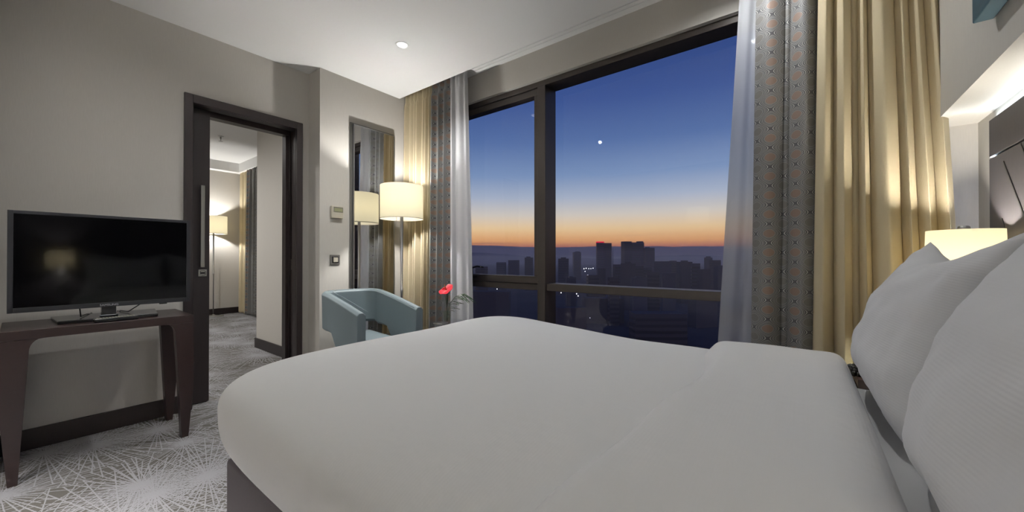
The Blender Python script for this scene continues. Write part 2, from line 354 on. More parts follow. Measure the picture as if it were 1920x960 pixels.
# ------------------------------------------------------------------ window
win = tag(thing('window_1', None, None), kind='structure')
FZ = 2.58; FT = .05
obj('window_frame', B((WX0, WX1, FZ, 2.74, 2.455, WZ1), (WX0, WX1, FZ, 2.74, WZ0, .21), (WX0, WX0+.06, FZ, 2.74, .21, 2.455), (WX1-.06, WX1, FZ, 2.74, .21, 2.455)), M['frame'], win, bevel=.003)
obj('mullion', B((-1.715, -1.638, FZ-.005, 2.74, .21, 2.455)), M['frame'], win, bevel=.004)
obj('transom', B((-1.638, WX1-.06, 2.60, 2.74, .795, .854)), M['frame'], win, bevel=.003)
obj('transom', B((WX0+.06, -1.715, 2.60, 2.74, .795, .846)), M['frame'], win, bevel=.003)
sx0, sx1, sz0, sz1 = WX0+.062, -1.717, .848, 2.453
sash = obj('sash', B((sx0, sx1, 2.592, 2.67, sz0, sz0+.062), (sx0, sx1, 2.592, 2.67, sz1-.055, sz1), (sx0, sx0+.055, 2.592, 2.67, sz0+.062, sz1-.055), (sx1-.04, sx1, 2.592, 2.67, sz0+.062, sz1-.055)), M['frame'], win, bevel=.004)
obj('sash_handle', B((-2.46, -2.40, 2.578, 2.592, .872, .895), (-2.445, -2.425, 2.545, 2.58, .88, .905), (-2.445, -2.33, 2.53, 2.55, .90, .915)), M['blackmatte'], sash, bevel=.003)
obj('stay_bar', tube([(-2.43, 2.56, .91), (-2.425, 2.555, .97), (-2.36, 2.555, .985), (-2.29, 2.56, .978)], [.012, .01, .008, .007], 8), M['blackmatte'], sash, smooth=True)
obj('window_pane', B((sx0+.05, sx1-.035, 2.63, 2.638, sz0+.055, sz1-.05)), M['glass'], win)
obj('window_pane', B((-1.64, WX1-.058, 2.718, 2.726, .852, 2.457)), M['glass'], win)
obj('window_pane', B((-1.64, WX1-.058, 2.718, 2.726, .205, .797)), M['glass'], win)
obj('window_pane', B((WX0+.058, -1.713, 2.718, 2.726, .205, .797)), M['glass'], win)

# ------------------------------------------------------------------ door with its casing and pocket leaf
door = tag(thing('door_1', None, None), kind='structure')
cw = .048
obj('door_casing', B((TW, TW+.022, .698, .698+cw, 0, 2.21), (TW, TW+.022, 1.481-cw, 1.481, 0, 2.21), (TW, TW+.022, .698+cw, 1.481-cw, 2.21-cw-.012, 2.21)), M['wood'], door, bevel=.003)
obj('door_casing', B((TW-.222, TW-.2, .698, .698+cw, 0, 2.21), (TW-.222, TW-.2, 1.481-cw, 1.481, 0, 2.21), (TW-.222, TW-.2, .698+cw, 1.481-cw, 2.21-cw, 2.21)), M['wood'], door, bevel=.003)
obj('door_jamb', B((TW-.075, TW, DY0, DY0+.018, 0, DZ), (TW-.2, TW-.125, DY0, DY0+.018, 0, DZ),
                   (TW-.075, TW, DY1-.018, DY1, 0, DZ), (TW-.2, TW-.125, DY1-.018, DY1, 0, DZ), (TW-.2, TW, DY1-.006, DY1, 0, DZ),
                   (TW-.078, TW, DY0+.018, DY1-.018, DZ-.022, DZ), (TW-.2, TW-.122, DY0+.018, DY1-.018, DZ-.05, DZ)), M['wood'], door, bevel=.002)
obj('door_stop', B((TW-.20, TW-.13, DY1-.045, DY1-.018, 0, DZ-.05)), M['wood'], door, bevel=.002)
leaf = obj('door_leaf', B((TW-.122, TW-.080, DY0+.001, .866, .008, DZ-.012)), M['wood'], door, bevel=.002)
obj('door_handle', B((TW-.056, TW-.046, .806, .830, .993, 1.588), (TW-.081, TW-.056, .811, .825, 1.03, 1.05), (TW-.081, TW-.056, .811, .825, 1.53, 1.55)), M['nickel'], leaf, bevel=.002)
lock = obj('lock_plate', B((TW-.080, TW-.076, .800, .850, .926, .976)), M['nickel'], leaf, bevel=.001)
obj('thumb_turn', B((TW-.076, TW-.068, .812, .838, .945, .957)), M['inlay'], lock)
ringbm = bmesh.new()
for k in range(20):
    a0, a1 = 2*PI*k/20-1.9, 2*PI*(k+1)/20-1.9
    if k > 14: continue
    q = [ringbm.verts.new((TW-.0755, .826+r*math.cos(a), .951+r*math.sin(a))) for r, a in ((.017, a0), (.0195, a0), (.0195, a1), (.017, a1))]
    ringbm.faces.new(q)
obj('turn_mark', ringbm, M['inlay'], lock)
obj('strike_plate', B((TW-.112, TW-.088, DY1-.0075, DY1-.005, .96, 1.05)), M['nickel'], door)

# ------------------------------------------------------------------ curtains
def curtain(name, label, group, x0, x1, y, z0, z1, folds, amp, m, seed, b0=None, b1=None, round_=False, y1=None, widths=None, depths=None, cat='curtain', thick=.0015, head=True, out=1, alongy=False):
    """a pleated cloth; x0,x1 its ends at the top, b0,b1 at the hem"""
    rnd = random.Random(seed); b0 = x0 if b0 is None else b0; b1 = x1 if b1 is None else b1
    ws = widths or [rnd.uniform(.6, 1.5) for _ in range(folds)]; S = sum(ws); cum = [0]
    for w in ws: cum.append(cum[-1]+w/S)
    per = 18; nv = 60; us = []
    for k in range(folds):
        for j in range(per): f_ = .5-.5*math.cos(PI*j/per); us.append((cum[k]+(cum[k+1]-cum[k])*f_, f_, k))
    us.append((1, 0, folds))
    ph = [rnd.uniform(.65, 1.15) for _ in range(folds+1)]
    if depths: ph = list(depths)+[depths[-1]]
    bm = bmesh.new(); uvl = bm.loops.layers.uv.new('UVMap'); grid = []
    for i in range(nv+1):
        v = i/nv; z = z1+(z0-z1)*v; row = []
        yy = y if y1 is None else y+(y1-y)*v
        px = py = None; arc = .045
        for (u, f, k) in us:
            uu = u+.012*math.sin(6*u*PI+v*3+seed)*v
            uu = min(1, max(0, uu))
            xx = (x0+(x1-x0)*uu)*(1-v)+(b0+(b1-b0)*uu)*v
            A = amp*ph[k % (folds+1)]*(.75+.35*v)
            if round_: off = -A*(1-abs(2*f-1)**2.6)
            else: off = -A*math.sin(PI*f)**2*1.0+A*.12*math.sin(4*PI*f+seed)
            if head and v < .05: off = off*.55-.35*amp*abs(math.sin(2*PI*f))
            off += .002*noise.noise(Vector((uu*9, v*4, seed*3.1)))
            xx += .3*A*math.sin(2*PI*f)*(.6 if round_ else .25)
            if v > .93 and not round_: xx += .01*math.sin(k*2.3)*(v-.93)/.07
            p = (xx, yy+off, z)
            if px is not None: arc += abs(p[0]-px)+.3*abs(p[1]-py)
            px, py = p[0], p[1]
            row.append((bm.verts.new(p), arc, z))
        grid.append(row)
    for a, b in zip(grid, grid[1:]):
        for k in range(len(us)-1):
            q = (a[k], a[k+1], b[k+1], b[k]); f = bm.faces.new([t[0] for t in q])
            ars = (grid[30][k][1], grid[30][k+1][1], grid[30][k+1][1], grid[30][k][1])
            for lp, t, ar in zip(f.loops, q, ars): lp[uvl].uv = (ar, t[2])
    o = obj(name, bm, m, smooth=True)
    s = o.modifiers.new('thickness', 'SOLIDIFY'); s.thickness = thick
    return tag(o, label, cat, group)
CG = 'drapes on the left side of the window'
curtain('gold_drape', 'pale gold pleated drape in the corner behind the floor lamp', CG, MW+.012, -2.80, 2.43, .02, 2.715, 7, .085, M['gold'], 3, b0=MW+.012, b1=-2.80)
curtain('patterned_drape', 'grey trellis-patterned drape between the gold drape and sheer beside the floor lamp', CG, -2.80, -2.545, 2.42, .02, 2.715, 3, .07, M['ogee'], 5, b0=-2.80, b1=-2.54)
curtain('sheer_curtain', 'white sheer curtain gathered at the window behind the vase', CG, -2.545, -2.335, 2.40, .02, 2.715, 3, .035, M['sheer'], 8, b0=-2.54, b1=-2.245, thick=.0008)
CG2 = 'drapes on the right side of the window'
curtain('sheer_curtain', 'thin translucent sheer panel covering the edge of the big window pane', CG2, -.265, -.12, 2.45, .02, 2.70, 2, .03, M['sheerthin'], 2, b0=-.42, b1=-.19, thick=.0006)
curtain('patterned_drape', 'dark grey trellis-patterned drape beside the big window pane', CG2, -.19, .075, 2.42, .02, 2.70, 3, .05, M['ogee'], 12, b0=-.235, b1=.05, round_=True, widths=[58, 10, 52], depths=[1, .1, 1.1])
curtain('gold_drape', 'heavy gold drape with deep folds behind the bedside lamp', CG2, .07, .445, 2.39, .02, 2.70, 8, .05, M['gold'], 21, b0=.03, b1=.56, round_=True,
        widths=[35, 35, 13, 20, 50, 26, 26, 28], depths=[1, 1.1, .15, .9, 1.25, 1, 1, 1])
CG3 = 'drapes in the next room'
curtain('gold_drape', 'yellow gold drape in the next room beyond the doorway', CG3, -8.68, -8.25, 2.66, .02, 2.78, 5, .07, M['gold'], 31)
curtain('patterned_drape', 'grey patterned drape in the next room beyond the doorway', CG3, -8.25, -7.72, 2.65, .02, 2.78, 5, .08, M['ogee'], 33)

tr = thing('curtain_track', 'white double curtain track along the ceiling edge above the window', 'curtain track')
obj('rail', B((-2.22, -.28, EDGE+.004, EDGE+.036, CEIL-.004, CEIL+.006)), M['ceiling'], tr, bevel=.002)
obj('rail', B((-2.22, -.28, EDGE+.041, EDGE+.075, CEIL-.003, CEIL+.010)), M['ceiling'], tr, bevel=.002)
obj('carrier', B((MW+.01, .45, EDGE+.05, EDGE+.09, CEIL+.066, CEIL+.079)), M['ceiling'], tr, bevel=.002)

# ------------------------------------------------------------------ ceiling spot
t = thing('ceiling_downlight', 'small round recessed downlight glowing in the white ceiling', 'ceiling light', (DOWN[0][0], DOWN[0][1], CEIL))
obj('trim_ring', lathe([(.036, -.002), (.048, -.004), (.050, 0), (.036, 0)], 40), M['ceiling'], t, smooth=True)
obj('lens', lathe([(0, -.0045), (.034, -.0045), (.036, -.001)], 40), M['lens'], t)

# ------------------------------------------------------------------ mirror, thermostat, switch on the pier
t = thing('wall_mirror', 'tall narrow wall mirror beside the floor lamp, behind the teal armchair', 'mirror', (MW, 2.03, .32))
obj('backing_board', B((.0, .012, -.228, .222, .0, 1.955)), M['plate'], t, bevel=.002)
obj('mirror_frame', B((.012, .038, -.208, -.200, .005, 1.94), (.012, .038, .212, .220, .005, 1.94), (.012, .038, -.2, .212, 1.932, 1.94), (.012, .038, -.2, .212, .005, .013)), M['metal'], t, bevel=.001)
obj('mirror_glass', B((.012, .034, -.2, .212, .013, 1.932)), M['mirror'], t)
t = thing('thermostat', 'ivory wall thermostat with a small display, above the switch', 'thermostat', (MW, 1.68, 1.455))
obj('casing', B((0, .026, -.052, .052, -.052, .052)), M['ivory'], t, bevel=.004)
obj('display', B((.026, .0275, -.030, .044, .006, .036)), M['display'], t)
obj('display_frame', B((.026, .028, -.034, .048, .036, .044), (.026, .028, -.034, -.030, .002, .036), (.026, .028, .044, .048, .002, .036), (.026, .028, -.034, .048, .002, .006)), M['plate'], t)
t = thing('light_switch', 'square grey light switch with a pale rocker, below the thermostat', 'light switch', (MW, 1.669, 1.045))
obj('switch_plate', B((0, .010, -.042, .042, -.042, .042)), M['plate'], t, bevel=.002)
obj('inner_frame', B((.010, .013, -.027, .027, -.027, .027)), M['darkmetal'], t)
obj('rocker', B((.013, .020, -.02, .02, -.02, .02)), M['ivory'], t, bevel=.003)

# ------------------------------------------------------------------ console table with television
t = thing('console_table', 'dark mahogany console table with tapered legs under the television', 'table', (0, 0, 0))
TX0, TX1, TY0, TY1, TZ = -3.345, -2.906, -.048, .648, .72
obj('tabletop', B((TX0, TX1, TY0, TY1, TZ-.045, TZ)), M['mahogany'], t, bevel=.003)
def leg(y_out, sgn, x0, x1):
    # outer edge nearly upright, inner edge tapering, rounded shoulder under the top
    zt = TZ-.045
    pts = [(y_out, zt), (y_out-.0*sgn, .30), (y_out-.022*sgn, 0), (y_out-.052*sgn, 0)]
    w = .082
    pts += [(y_out-w*sgn, zt-.06)]
    for k in range(1, 6):
        a = PI/2*k/6
        pts.append((y_out-w*sgn-.04*sgn*(1-math.cos(a)), zt-.06+.06*math.sin(a)))
    pts.append((y_out-w*sgn-.05*sgn, zt))
    bm = prism(pts, 0, x0, x1)
    return bm
for x0, x1 in ((TX1-.058, TX1-.001), (TX0+.001, TX0+.058)):
    obj('leg', leg(TY0+.001, -1, x0, x1), M['mahogany'], t, bevel=.002)
    obj('leg', leg(TY1-.001, 1, x0, x1), M['mahogany'], t, bevel=.002)

tv = thing('television', 'black flat-screen television standing on the mahogany console table', 'television', (-3.02, .312, TZ))
yh, zb, zt_ = .342, .073, .572
obj('housing', B((-.045, -.006, -yh+.01, yh-.01, zb+.01, zt_-.01), (-.09, -.045, -.2, .2, zb+.05, zb+.3)), M['blackmatte'], tv, bevel=.006)
bz = obj('bezel', B((-.006, 0, -yh, -yh+.018, zb, zt_), (-.006, 0, yh-.018, yh, zb, zt_), (-.006, 0, -yh+.018, yh-.018, zt_-.016, zt_), (-.006, 0, -yh+.018, yh-.018, zb, zb+.024)), mat('grey_black_bezel', lin(34, 35, 40), .35), tv, bevel=.0015)
obj('screen', B((-.006, -.003, -yh+.018, yh-.018, zb+.024, zt_-.016)), M['screen'], tv)
sb = bmesh.new()
prism([(-.26, -.20), (.012, -.187), (.028, .19), (-.26, .225)], 2, .0, .018, bm=sb)
obj('stand_base', sb, M['black'], tv, bevel=.004)
obj('stand_neck', B((-.045, -.008, -.032, .024, .018, .1), (-.01, -.004, -.040, .032, .018, .03)), M['black'], tv, bevel=.004)
fc = bpy.data.curves.new('logo', 'FONT'); fc.body = 'SAMSUNG'; fc.size = .0155; fc.align_x = 'CENTER'; fc.extrude = .0003
lo = bpy.data.objects.new('logo_lettering', fc); C.objects.link(lo); lo.parent = tv; lo.location = (.0006, -.004, zb+.006); lo.rotation_euler = (PI/2, 0, PI/2); fc.materials.append(M['letter'])
bpy.context.view_layer.update()
lme = bpy.data.meshes.new_from_object(lo.evaluated_get(bpy.context.evaluated_depsgraph_get()))
lm = bpy.data.objects.new('lettering', lme); C.objects.link(lm); lm.parent = tv; lm.location = lo.location; lm.rotation_euler = lo.rotation_euler
bpy.data.objects.remove(lo); bpy.data.curves.remove(fc)
obj('sensor_bump', B((-.012, .0, .2, .235, zb-.006, zb)), M['black'], tv, bevel=.002)
cb = thing('power_cable', 'thin black cable hanging behind the television', 'cable')
obj('cord', tube([(-3.075, .205, TZ+.14), (-3.08, .205, TZ+.07), (-3.10, .21, TZ+.024), (-3.22, .24, TZ+.023), (-3.31, .27, TZ+.012), (-3.375, .27, TZ+.012), (-3.400, .27, TZ+.0)], .003, 6), M['blackmatte'], cb, smooth=True)
cb = thing('aerial_cable', 'thin black cable slanting behind the right half of the television', 'cable')
obj('cord', tube([(-3.07, .47, TZ+.12), (-3.09, .44, TZ+.07), (-3.16, .40, TZ+.024), (-3.27, .38, TZ+.023), (-3.32, .38, TZ+.012), (-3.375, .38, TZ+.012), (-3.400, .38, TZ+.0)], .003, 6), M['blackmatte'], cb, smooth=True)
rc = thing('remote_control', 'black remote control with pale buttons in front of the television', 'remote control', (-2.952, .328, TZ+.019), R(90+4))
obj('body', B((-.085, .085, -.022, .022, -.017, .002)), M['black'], rc, bevel=.005)
bb = bmesh.new()
for i in range(13):
    for j in range(3):
        B((-.073+i*.0115, -.066+i*.0115, -.014+j*.011, -.008+j*.011, .002, .0035), bm=bb)
tag(obj('buttons', bb, M['ivory'], rc))

# ------------------------------------------------------------------ armchair
ac = thing('armchair', 'teal leather tub armchair with cut-away arms standing before the mirror', 'armchair', (-2.63, 1.645, 0), R(-7))
def band_path():
    D, W = .345, .188; rc_ = .09; pts = []
    for k in range(9): pts.append((D-(2*D-rc_)*k/8, -W))
    for k in range(1, 7):
        a = PI/2*k/7; pts.append((-D+rc_-rc_*math.sin(a), -W+rc_-rc_*math.cos(a)))
    for k in range(7): pts.append((-D, -W+rc_+(2*W-2*rc_)*k/6))
    for k in range(1, 7):
        a = PI/2*k/7; pts.append((-D+rc_-rc_*math.cos(a), W-rc_+rc_*math.sin(a)))
    for k in range(9): pts.append((-D+rc_+(2*D-rc_)*k/8, W))
    return pts
bp = band_path(); th = .062
bm = bmesh.new(); prev = None; npts = len(bp)
for i, (x, y) in enumerate(bp):
    a = Vector(bp[max(i-1, 0)]); b = Vector(bp[min(i+1, npts-1)]); d = (b-a).normalized(); nrm = Vector((-d.y, d.x))   # inward
    f = (x+.345)/.69                                # 0 at back, 1 at front
    top = .80-.105*f**1.2
    side = abs(y) > .183
    lo = .50 if not side else (.50-.0*f if f < .34 else (.50-(f-.34)/.26*.20 if f < .60 else .30))
    if not side: lo = .52
    splay = .05*(1-f)                               # back leans outwards a little
    ox = -splay*.4 if x < -.2 else 0
    ring = []
    rr = .018
    prof = [(0, lo+rr), (rr, lo), (th-rr, lo), (th, lo+rr), (th, top-rr), (th-rr, top), (rr, top), (0, top-rr)]
    for (o_, z) in prof:
        p = Vector((x, y))+nrm*o_
        ring.append(bm.verts.new((p.x+ox*(z-.5)/.3, p.y, z)))
    if prev:
        for k in range(8): bm.faces.new((prev[k], prev[(k+1) % 8], ring[(k+1) % 8], ring[k]))
    else: bm.faces.new(ring[::-1])
    prev = ring
bm.faces.new(prev)
shell = obj('arm_and_back_shell', bm, M['teal'], ac, smooth=False, bevel=.006)
sm = [(.353-.003-.0, 0)]
obj('seam', tube([(x, y*1.0, .80-.105*((x+.345)/.69)**1.2+.0005) for x, y in [(p[0]*.995, p[1]*.93) for p in bp]], .0025, 5), M['teal'], shell, smooth=True)
obj('seat', B((-.255, .335, -.124, .124, .33, .47)), M['teal'], ac, bevel=.03, seg=4)
obj('seat_base', B((-.36, .33, -.195, .195, .20, .325)), M['teal'], ac, bevel=.02, seg=3)
for sx in (-.3, .28):
    for sy in (-.15, .15):
        obj('leg', tube([(sx, sy, .202), (sx*1.03, sy*1.03, 0)], [.02, .013], 12), M['wood'], ac, smooth=True)

# ------------------------------------------------------------------ floor lamps
def floor_lamp(name, label, loc, rs=.185, zs0=1.405, zs1=1.70, power=18, group=None, up=.145):
    t = thing(name, label, 'lamp', loc, group=group)
    obj('base', lathe([(0, 0), (.15, 0), (.152, .008), (.14, .016), (.02, .022), (.014, .04), (0, .04)], 40), M['metal'], t, smooth=True)
    obj('pole', lathe([(.0, .03), (.009, .03), (.009, .75), (.012, .752), (.012, .79), (.011, .79), (.014, zs0+.02), (.022, zs0+.05), (.022, zs0+.08), (0, zs0+.08)], 20), M['metal'], t, smooth=True)
    sh = obj('lamp_shade', lathe([(rs, zs0), (rs, zs1), (rs-.003, zs1), (rs-.003, zs0), (rs, zs0)], 64), M['shade'], t, smooth=True)
    obj('shade_ring', lathe([(rs-.004, zs0+.005), (rs-.001, zs0), (rs+.0015, zs0+.004), (rs-.001, zs0+.008), (rs-.004, zs0+.005)], 64), M['ivory'], sh, smooth=True)
    sp_ = bmesh.new()
    for a in range(3): tube([(0, 0, zs0+.03), (rs*math.cos(a*2*PI/3+.5)*.985, rs*math.sin(a*2*PI/3+.5)*.985, zs0+.02)], .002, 6, bm=sp_)
    obj('shade_spokes', sp_, M['metal'], sh)
    obj('bulb', lathe([(0, zs0+.078), (.02, zs0+.08), (.026, zs0+.092), (.02, zs0+.104), (0, zs0+.108)], 20), M['diffuser'], t, smooth=True)
    obj('pull_cord', tube([(.06, -.1, zs0+.02), (.06, -.1, zs0-.07)], .0012, 5), M['metal'], t)
    point((loc[0], loc[1], loc[2]+zs0+up), power, .03)
    return t
floor_lamp('floor_lamp', 'lit floor lamp with a cream drum shade beside the mirror and armchair', (-2.83, 2.08, 0), power=21, up=.18)
floor_lamp('floor_lamp', 'lit floor lamp in the next room seen through the doorway', (-8.50, 2.17, 0), rs=.20, zs0=1.50, zs1=1.82, power=26)

floor_lamp('floor_lamp', 'added fill floor lamp with cream drum shade at the unseen back of the bedroom', (-1.35, -1.28, 0), rs=.16, zs0=1.62, zs1=1.88, power=400)  # added behind the camera to fill ceiling and walls with light

# ------------------------------------------------------------------ glass table with vase and flower
gt = thing('side_table', 'small round clear glass side table between armchair and window', 'table', (-2.36, 2.115, 0))
obj('table_top', lathe([(0, .528), (.185, .528), (.188, .532), (.185, .538), (0, .538)], 56), M['clear'], gt, smooth=False)
obj('pedestal', lathe([(0, 0), (.14, 0), (.14, .01), (.02, .02), (.018, .50), (.06, .522), (.06, .528), (0, .528)], 32), M['metal'], gt, smooth=True)
vx, vy, vz = -2.30, 2.13, .539
t = thing('glass_vase', 'clear glass cylinder vase holding a red flower', 'vase', (vx, vy, vz))
obj('vessel', lathe([(0, 0), (.032, 0), (.034, .004), (.036, .165), (.0335, .165), (.031, .012), (0, .012)], 32), M['clear'], t, smooth=True)
obj('water', lathe([(0, .0125), (.0305, .0125), (.0318, .09), (0, .09)], 28), glass('green_tinted_water', (.86, .90, .80, 1), 1), t, smooth=True)
fl = thing('anthurium', 'red anthurium bloom with yellow spadix standing in the glass vase', 'flower', (vx, vy, vz))
obj('stem', tube([(0, .005, .014), (.004, 0, .08), (.008, -.01, .16), (.022, -.02, .235), (.035, -.035, .262)], .0026, 8), M['leaf'], fl, smooth=True)
# heart-shaped spathe
bm = bmesh.new(); rings = []
for i in range(9):
    r = i/8; ring = []
    for k in range(32):
        a = 2*PI*k/32; hr = (1-.22*math.cos(a))*(1+.25*math.cos(2*a))*.055 if True else 0
        hr = .052*(1+.28*math.cos(a)-.16*math.cos(2*a)+.10*math.cos(3*a))
        x, y = r*hr*math.cos(a), r*hr*math.sin(a)*.9
        ring.append((x, y, .012*r*r-.006*math.cos(a)*r*r+.003*math.sin(6*a)*r))
    rings.append([bm.verts.new(p) for p in ring] if i else [bm.verts.new((0, 0, 0))])
for k in range(32): bm.faces.new((rings[0][0], rings[1][k], rings[1][(k+1) % 32]))
for a, b in zip(rings[1:], rings[2:]):
    for k in range(32): bm.faces.new((a[k], b[k], b[(k+1) % 32], a[(k+1) % 32]))
s = obj('spathe', bm, M['red'], fl, smooth=True); s.location = (.035, -.035, .262); s.rotation_euler = (R(32), R(14), R(-30)); s.scale = (1.2, 1.15, 1.2)
m_ = s.modifiers.new('thickness', 'SOLIDIFY'); m_.thickness = .0015
obj('spadix', tube([(.034, -.038, .265), (.033, -.05, .285), (.036, -.058, .305), (.037, -.06, .312)], [.004, .0048, .004, .001], 8), M['spadix'], fl, smooth=True)
pf = thing('palm_sprig', 'thin green palm leaf sprig arching out of the vase to the right', 'leaf', (vx, vy, vz))
def blade(pts, w, bm):
    prev = None
    for i, p in enumerate(pts):
        p = Vector(p); q = Vector(pts[min(i+1, len(pts)-1)])-Vector(pts[max(i-1, 0)]); s = q.cross(Vector((0, 0, 1))).normalized() if q.length else Vector((1, 0, 0))
        ww = w*math.sin(PI*(.12+.88*i/(len(pts)-1)))**.7+.0004; t_ = Vector((0, 0, .0006))
        r_ = [bm.verts.new(p-s*ww), bm.verts.new(p+t_+Vector((0, 0, .002))), bm.verts.new(p+s*ww), bm.verts.new(p-t_)]
        if prev:
            for k in range(4): bm.faces.new((prev[k], prev[(k+1) % 4], r_[(k+1) % 4], r_[k]))
        else: bm.faces.new(r_[::-1])
        prev = r_
    bm.faces.new(prev)
ux, uy = .794, .608          # the sprig leans along the window
sp0 = [(0, 0, .014), (.004, .003, .08), (.02, .012, .15), (.07, .02, .205), (.13, .02, .232), (.19, .015, .24)]
obj('rachis', tube(sp0, [.003, .003, .0026, .002, .0016, .001], 6), M['leaf'], pf, smooth=True)
rnd = random.Random(4); bm = bmesh.new()
for i in range(18):
    f = .22+i*.044; j = min(4, int(f*5)); g = f*5-j
    P0 = Vector(sp0[j]).lerp(Vector(sp0[j+1]), g)
    L_ = .10+.05*rnd.random(); up_ = .6-f*.9+rnd.uniform(-.1, .1); sd = (1 if i % 2 else -1)*.35
    dv = Vector((.85, sd*.5, up_)).normalized()
    blade([P0+dv*L_*q+Vector((0, 0, -.03*q*q)) for q in (0, .25, .5, .75, 1)], .0065, bm)
for i in range(5):
    dv = Vector((rnd.uniform(-.25, .1), rnd.uniform(-.2, .2), 1)).normalized(); P0 = Vector((.002, 0, .13))
    blade([P0+dv*.13*q for q in (0, .3, .6, 1)], .006, bm)
obj('leaflets', bm, M['leaf'], pf)

# ------------------------------------------------------------------ bed
bed = thing('bed', 'double bed with dark upholstered base and white mattress', 'bed', (-.5, 1.15, 0))
BX0, BX1, BY0, BY1 = -1.60+.5, .585+.5, .446-1.15, 1.86-1.15
obj('bed_base', B((BX0, BX1, BY0, BY1, .03, .36)), M['base'], bed, bevel=.012)
for x in (BX0+.12, BX1-.12):
    for y in (BY0+.12, BY1-.12): obj('foot', lathe([(0, 0), (.022, 0), (.028, .03), (0, .03)], 16, at=(x, y, 0)), M['black'], bed)
def superq(cx, cy, cz, A, Bq, Cq, a, b, n=28, fn=None):
    """closed soft box: cube shell pushed onto a superquadric"""
    bm = bmesh.new(); bmesh.ops.create_cube(bm, size=2); bmesh.ops.subdivide_edges(bm, edges=bm.edges[:], cuts=n, use_grid_fill=True)
    for v in bm.verts:
        x, y, z = v.co
        # ease the grid so cells gather at the rims
        e = lambda q: math.sin(q*PI/2)*.62+q*.38
        x, y, z = e(x), e(y), e(z)
        k = ((abs(x)**a+abs(y)**a)**(b/a)+abs(z)**b)**(-1/b)
        p = Vector((x*k, y*k, z*k)); q = Vector((cx+p.x*A, cy+p.y*Bq, cz+p.z*Cq))
        if fn: q = fn(q, p)
        v.co = q
    return bm
obj('mattress', superq((-1.55+.585)/2+.5, .0, .49, 1.065, .70, .14, 12, 5, 24), M['sheetwhite'], bed, smooth=True)

def duvet_fn(q, p):
    if p.z < 0: q.z = .205+p.z*.245
    else:
        f = min(1, max(0, (q.x+.60)/1.0)); f = f*f*(3-2*f); q.z -= .028*f*p.z
    w = noise.noise(Vector((q.x*1.6, q.y*1.9, 1.3)))*.010+noise.noise(Vector((q.x*4+3, q.y*3, 5)))*.004
    q.z += w*max(0, p.z)
    q.z += .030*math.exp(-((q.x+.66)/.42)**2-((q.y-.62)/.34)**2)*max(0, p.z)
    if p.z < 0: q.x += noise.noise(Vector((q.x*5, q.y*5, 2)))*.01
    return q
dv = thing('duvet', 'thick white duvet spread over the bed, folded back near the pillows', 'duvet', (-.78, 1.16, .36))
obj('cover', superq(-.03, 0, .205, .91, .80, .165, 5.5, 2.9, 40, duvet_fn), M['duvet'], dv, smooth=True)
def fold_fn(q, p):
    q.x += (.02*math.sin(q.y*5+1)+.010*math.sin(q.y*11)-.03*p.y*p.y)*max(0, -p.x)
    q.z += noise.noise(Vector((q.x*6, q.y*2.5, 9)))*.008*max(0, p.z)
    return q
obj('turned_down_fold', superq(.70, 0, .158, .215, .812, .209, 14, 5.5, 33, fold_fn), M['duvet'], dv, smooth=True)

def pillow_bm(W, Hh, T, seed, n=44):
    bm = bmesh.new(); top = {}; rnd = random.Random(seed)
    def pos(u, v, s):
        x = W/2*u*(1-.17*(1-v*v)); y = Hh/2*v*(1-(.30 if v > 0 else .16)*(1-abs(u)**1.7))
        e = max(0, (1-abs(u)**2.6))*max(0, (1-abs(v)**2.6)); h = T/2*e**.5
        ed = 1-e
        h += (.010*noise.noise(Vector((u*3, v*3, seed+s)))+.007*noise.noise(Vector((u*9, v*7, seed*2+s)))*ed)*min(1, e*3)
        h *= 1+.18*(-v)
        zz = .010*noise.noise(Vector((u*4, v*4, seed+9)))*ed
        return Vector((x, y, s*h+zz))
    g = {}
    for s in (1, -1):
        for i in range(n+1):
            for j in range(n+1):
                u = math.sin((i/n-.5)*PI); v = math.sin((j/n-.5)*PI)
                if s == -1 and (i in (0, n) or j in (0, n)): g[s, i, j] = g[1, i, j]; continue
                g[s, i, j] = bm.verts.new(pos(u, v, s))
        for i in range(n):
            for j in range(n):
                q = [g[s, i, j], g[s, i+1, j], g[s, i+1, j+1], g[s, i, j+1]]
                bm.faces.new(q if s == 1 else q[::-1])
    return bm
def pillow(name, label, o, along, up_, W, Hh, T, seed):
    """o: middle of the lower edge; along: direction of its width; up_: direction of its height"""
    p = obj(name, pillow_bm(W, Hh, T, seed), M['pillow'], smooth=True)
    a = Vector(along).normalized(); u = Vector(up_).normalized(); u = (u-a*u.dot(a)).normalized(); n = a.cross(u)
    mtx = Matrix((a, u, n)).transposed().to_4x4(); mtx.translation = Vector(o)+u*Hh/2
    p.matrix_world = mtx
    return tag(p, label, 'pillow', 'pillows propped against the headboard')
pillow('pillow', 'white pillow propped against the headboard in front of the bedside lamp', (.19, 1.475, .635), (0.0, 1, .0), (.29, 0, .957), .72, .50, .24, 3)
pillow('pillow', 'large white pillow nearest the viewer, cut off by the picture edge', (.21, .775, .63), (0.0, 1, .0), (.26, 0, .965), .73, .49, .25, 7)

